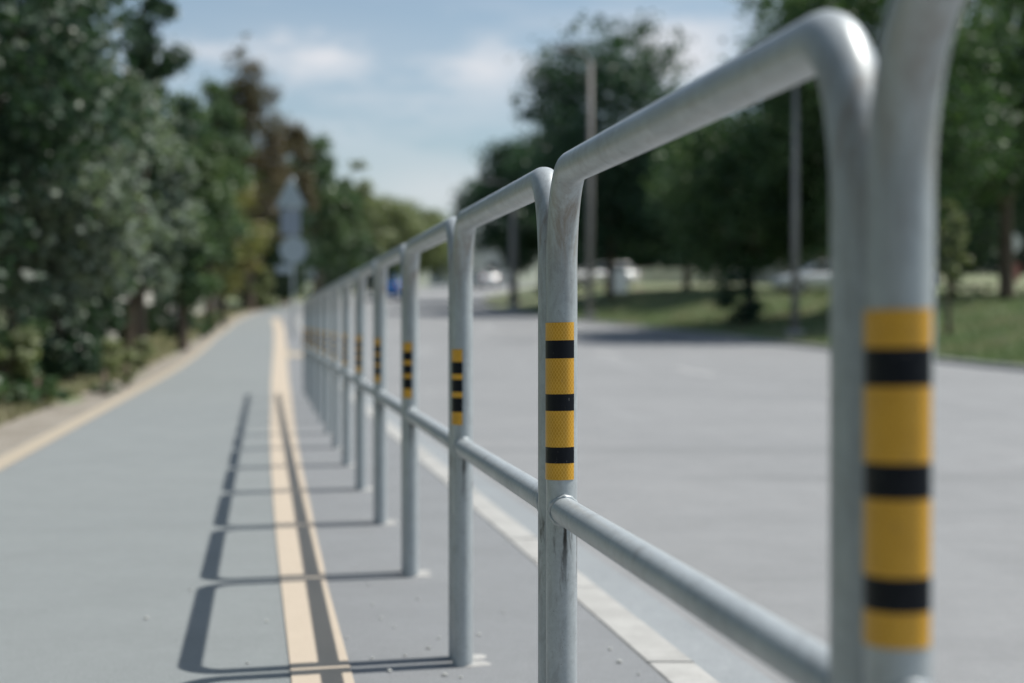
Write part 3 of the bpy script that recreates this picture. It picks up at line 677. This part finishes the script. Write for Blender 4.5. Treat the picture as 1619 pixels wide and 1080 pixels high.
def roundsign(px, y, label):
    x = at(px, y); e = empty('round_sign', (x, y, G(x, y)), 0, label, 'traffic sign')
    bm = bmesh.new(); tube(bm, [(0, .03, -.1), (0, .03, 2.3)], .045, 10); bmobj('pole', bm, M['red'], e, True)
    bm = bmesh.new(); prism(bm, circ(0, 2.1, .34), -.02, 0); d = bmobj('disc', bm, M['white'], e)
    bm = bmesh.new(); prism(bm, [(-.28, .7), (.28, .7), (.28, 1.35), (-.28, 1.35)], -.02, 0); bmobj('lower_plate', bm, mat('faded_red_plate', (.42, .16, .14), .6), e)
roundsign(1600, 52, 'white round sign over a faded red plate at the right border')
x3, y3 = at(981, 63), 63.
e = empty('notice_board', (x3, y3, G(x3, y3)), 0, 'white notice panel in front of the trunk of the lone tall tree', 'notice board')
bm = bmesh.new(); box(bm, (0, 0, 1.48), (.62, .05, 1.0), .012); bmobj('panel', bm, M['white'], e)
for s in (-1, 1):
    bm = bmesh.new(); tube(bm, [(s * .24, .06, -.1), (s * .24, .06, 1.95)], .03, 8); bmobj('post', bm, M['bark'], e, True)

# ------------------------------------------------------------------ cars
def car(px, y, rz, paint, label, scale=1.0, onroad=False):
    x = at(px, y); g = float(prof(y)) - .10 if onroad else G(x, y)
    e = empty('parked_car' if not onroad else 'car', (x, y, g), rz, label, 'car'); e.scale = (scale,) * 3
    # body: cross sections along the length (local X), front at +X
    secs = [(-2.12, .45, .78, .70), (-2.05, .28, .98, .80), (-1.5, .24, 1.00, .86), (-.6, .22, .98, .88), (.8, .22, .95, .88), (1.6, .24, .86, .84), (2.02, .28, .70, .76), (2.12, .40, .58, .62)]
    bm = bmesh.new(); rings = []
    for (sx, z0, z1, hw) in secs:
        pr = [(-hw, z0 + .08), (-hw * 1.0, (z0 + z1) / 2), (-hw * .96, z1 - .08), (-hw * .80, z1), (hw * .80, z1), (hw * .96, z1 - .08), (hw, (z0 + z1) / 2), (hw, z0 + .08), (hw * .85, z0), (-hw * .85, z0)]
        rings.append([bm.verts.new((sx, a, b)) for a, b in pr])
    for a, b in zip(rings, rings[1:]):
        for k in range(10): bm.faces.new((a[k], a[(k + 1) % 10], b[(k + 1) % 10], b[k]))
    bm.faces.new(rings[0]); bm.faces.new(rings[-1][::-1]); bmesh.ops.recalc_face_normals(bm, faces=bm.faces)
    bmobj('body', bm, paint, e, True)
    def cab(prof_, hw0, hw1):
        bm = bmesh.new(); r = []
        for (sx, z, hw) in prof_: r.append((bm.verts.new((sx, -hw, z)), bm.verts.new((sx, hw, z))))
        n = len(r)
        for i in range(n): bm.faces.new((r[i][0], r[(i + 1) % n][0], r[(i + 1) % n][1], r[i][1]))
        bm.faces.new([a for a, b in r][::-1]); bm.faces.new([b for a, b in r]); bmesh.ops.recalc_face_normals(bm, faces=bm.faces); return bm
    bmobj('windows', cab([(-1.85, .96, .76), (-1.45, 1.36, .62), (.25, 1.38, .62), (1.05, .93, .76)], 0, 0), M['glass'], e)
    bm = bmesh.new(); box(bm, (-.58, 0, 1.40), (1.75, 1.24, .06), .025); bmobj('roof', bm, paint, e, True)
    for s in (-1, 1):
        bm = bmesh.new(); tube(bm, [(1.10, s * .78, .93), (.27, s * .63, 1.40)], .028, 6); tube(bm, [(-1.47, s * .63, 1.38), (-1.87, s * .78, .95)], .05, 6); tube(bm, [(-.45, s * .64, 1.38), (-.5, s * .79, .95)], .03, 6)
        bmobj('pillar', bm, paint, e)
        bm = bmesh.new(); box(bm, (-2.06, s * .62, .80), (.12, .26, .16), .03); bmobj('tail_lamp', bm, M['lampred'], e)
        bm = bmesh.new(); box(bm, (2.03, s * .56, .62), (.12, .28, .13), .03); bmobj('headlight', bm, M['white'], e)
        for wx in (-1.3, 1.32):
            bm = bmesh.new(); tube(bm, [(wx, s * .66, .31), (wx, s * .68, .31), (wx, s * .86, .31), (wx, s * .885, .31)], [.27, .31, .31, .27], 22); w = bmobj('wheel', bm, M['tyre'], e, True)
            bm = bmesh.new(); tube(bm, [(wx, s * .87, .31), (wx, s * .892, .31)], [.19, .17], 16); bmobj('rim', bm, M['rim'], w)
car(1302, 62, R(186), M['silver'], 'silver car parked on the bank behind the slender pale pole')
car(948, 80, R(200), M['whitecar'], 'white car parked beside the white notice panel')
car(1408, 64, R(200), M['darkcar'], 'dark car with red tail lamp peeking out beside the nearest taped post')
car(612, 90, R(96), M['bluecar'], 'blue car far away on the road, seen between the railing posts', 1, True)
car(762, 118, R(110), M['whitecar'], 'white car far off beyond the end of the road, by the gabled building', 1, True)

# low pale wall and gabled building at the back
yw = 84.; e = empty('low_wall', (at(1065, yw), yw, G(at(1065, yw), yw)), 0, 'low cream wall behind the trees across the road', 'wall')
for i in range(9):
    bm = bmesh.new(); box(bm, (-7 + i * 1.75, 0, .42), (1.64, .16, .86), .01); bmobj('panel', bm, M['brick'], e)
    bm = bmesh.new(); box(bm, (-7.875 + i * 1.75, 0, .5), (.2, .26, 1.1), .01); bmobj('pillar', bm, M['brick'], e)
yb = 150.; xb = at(752, yb); gb = G(xb, yb)
e = empty('gabled_building', (xb, yb, gb), R(12), 'pale grey gabled building beyond the bend of the road', 'building')
bm = bmesh.new(); prism(bm, [(-3.6, -1), (3.6, -1), (3.6, 3.0), (0, 6.0), (-3.6, 3.0)], 0, 9); bmobj('wall', bm, M['render'], e)
for s in (-1, 1):
    bm = bmesh.new(); prism(bm, [(s * .0, 6.05), (s * 4.1, 2.65), (s * 4.1, 2.85), (s * .0, 6.27)] if s > 0 else [(0, 6.27), (-4.1, 2.85), (-4.1, 2.65), (0, 6.05)], -.3, 9.3); bmobj('roof', bm, M['roofm'], e)
for wx in (-1.8, 1.8):
    bm = bmesh.new(); box(bm, (wx, -.02, 1.7), (1.1, .08, 1.3), .01); w = bmobj('window', bm, M['glass'], e)
    bm = bmesh.new(); box(bm, (wx, -.06, 1.0), (1.3, .14, .08), .01); bmobj('sill', bm, M['white'], w)
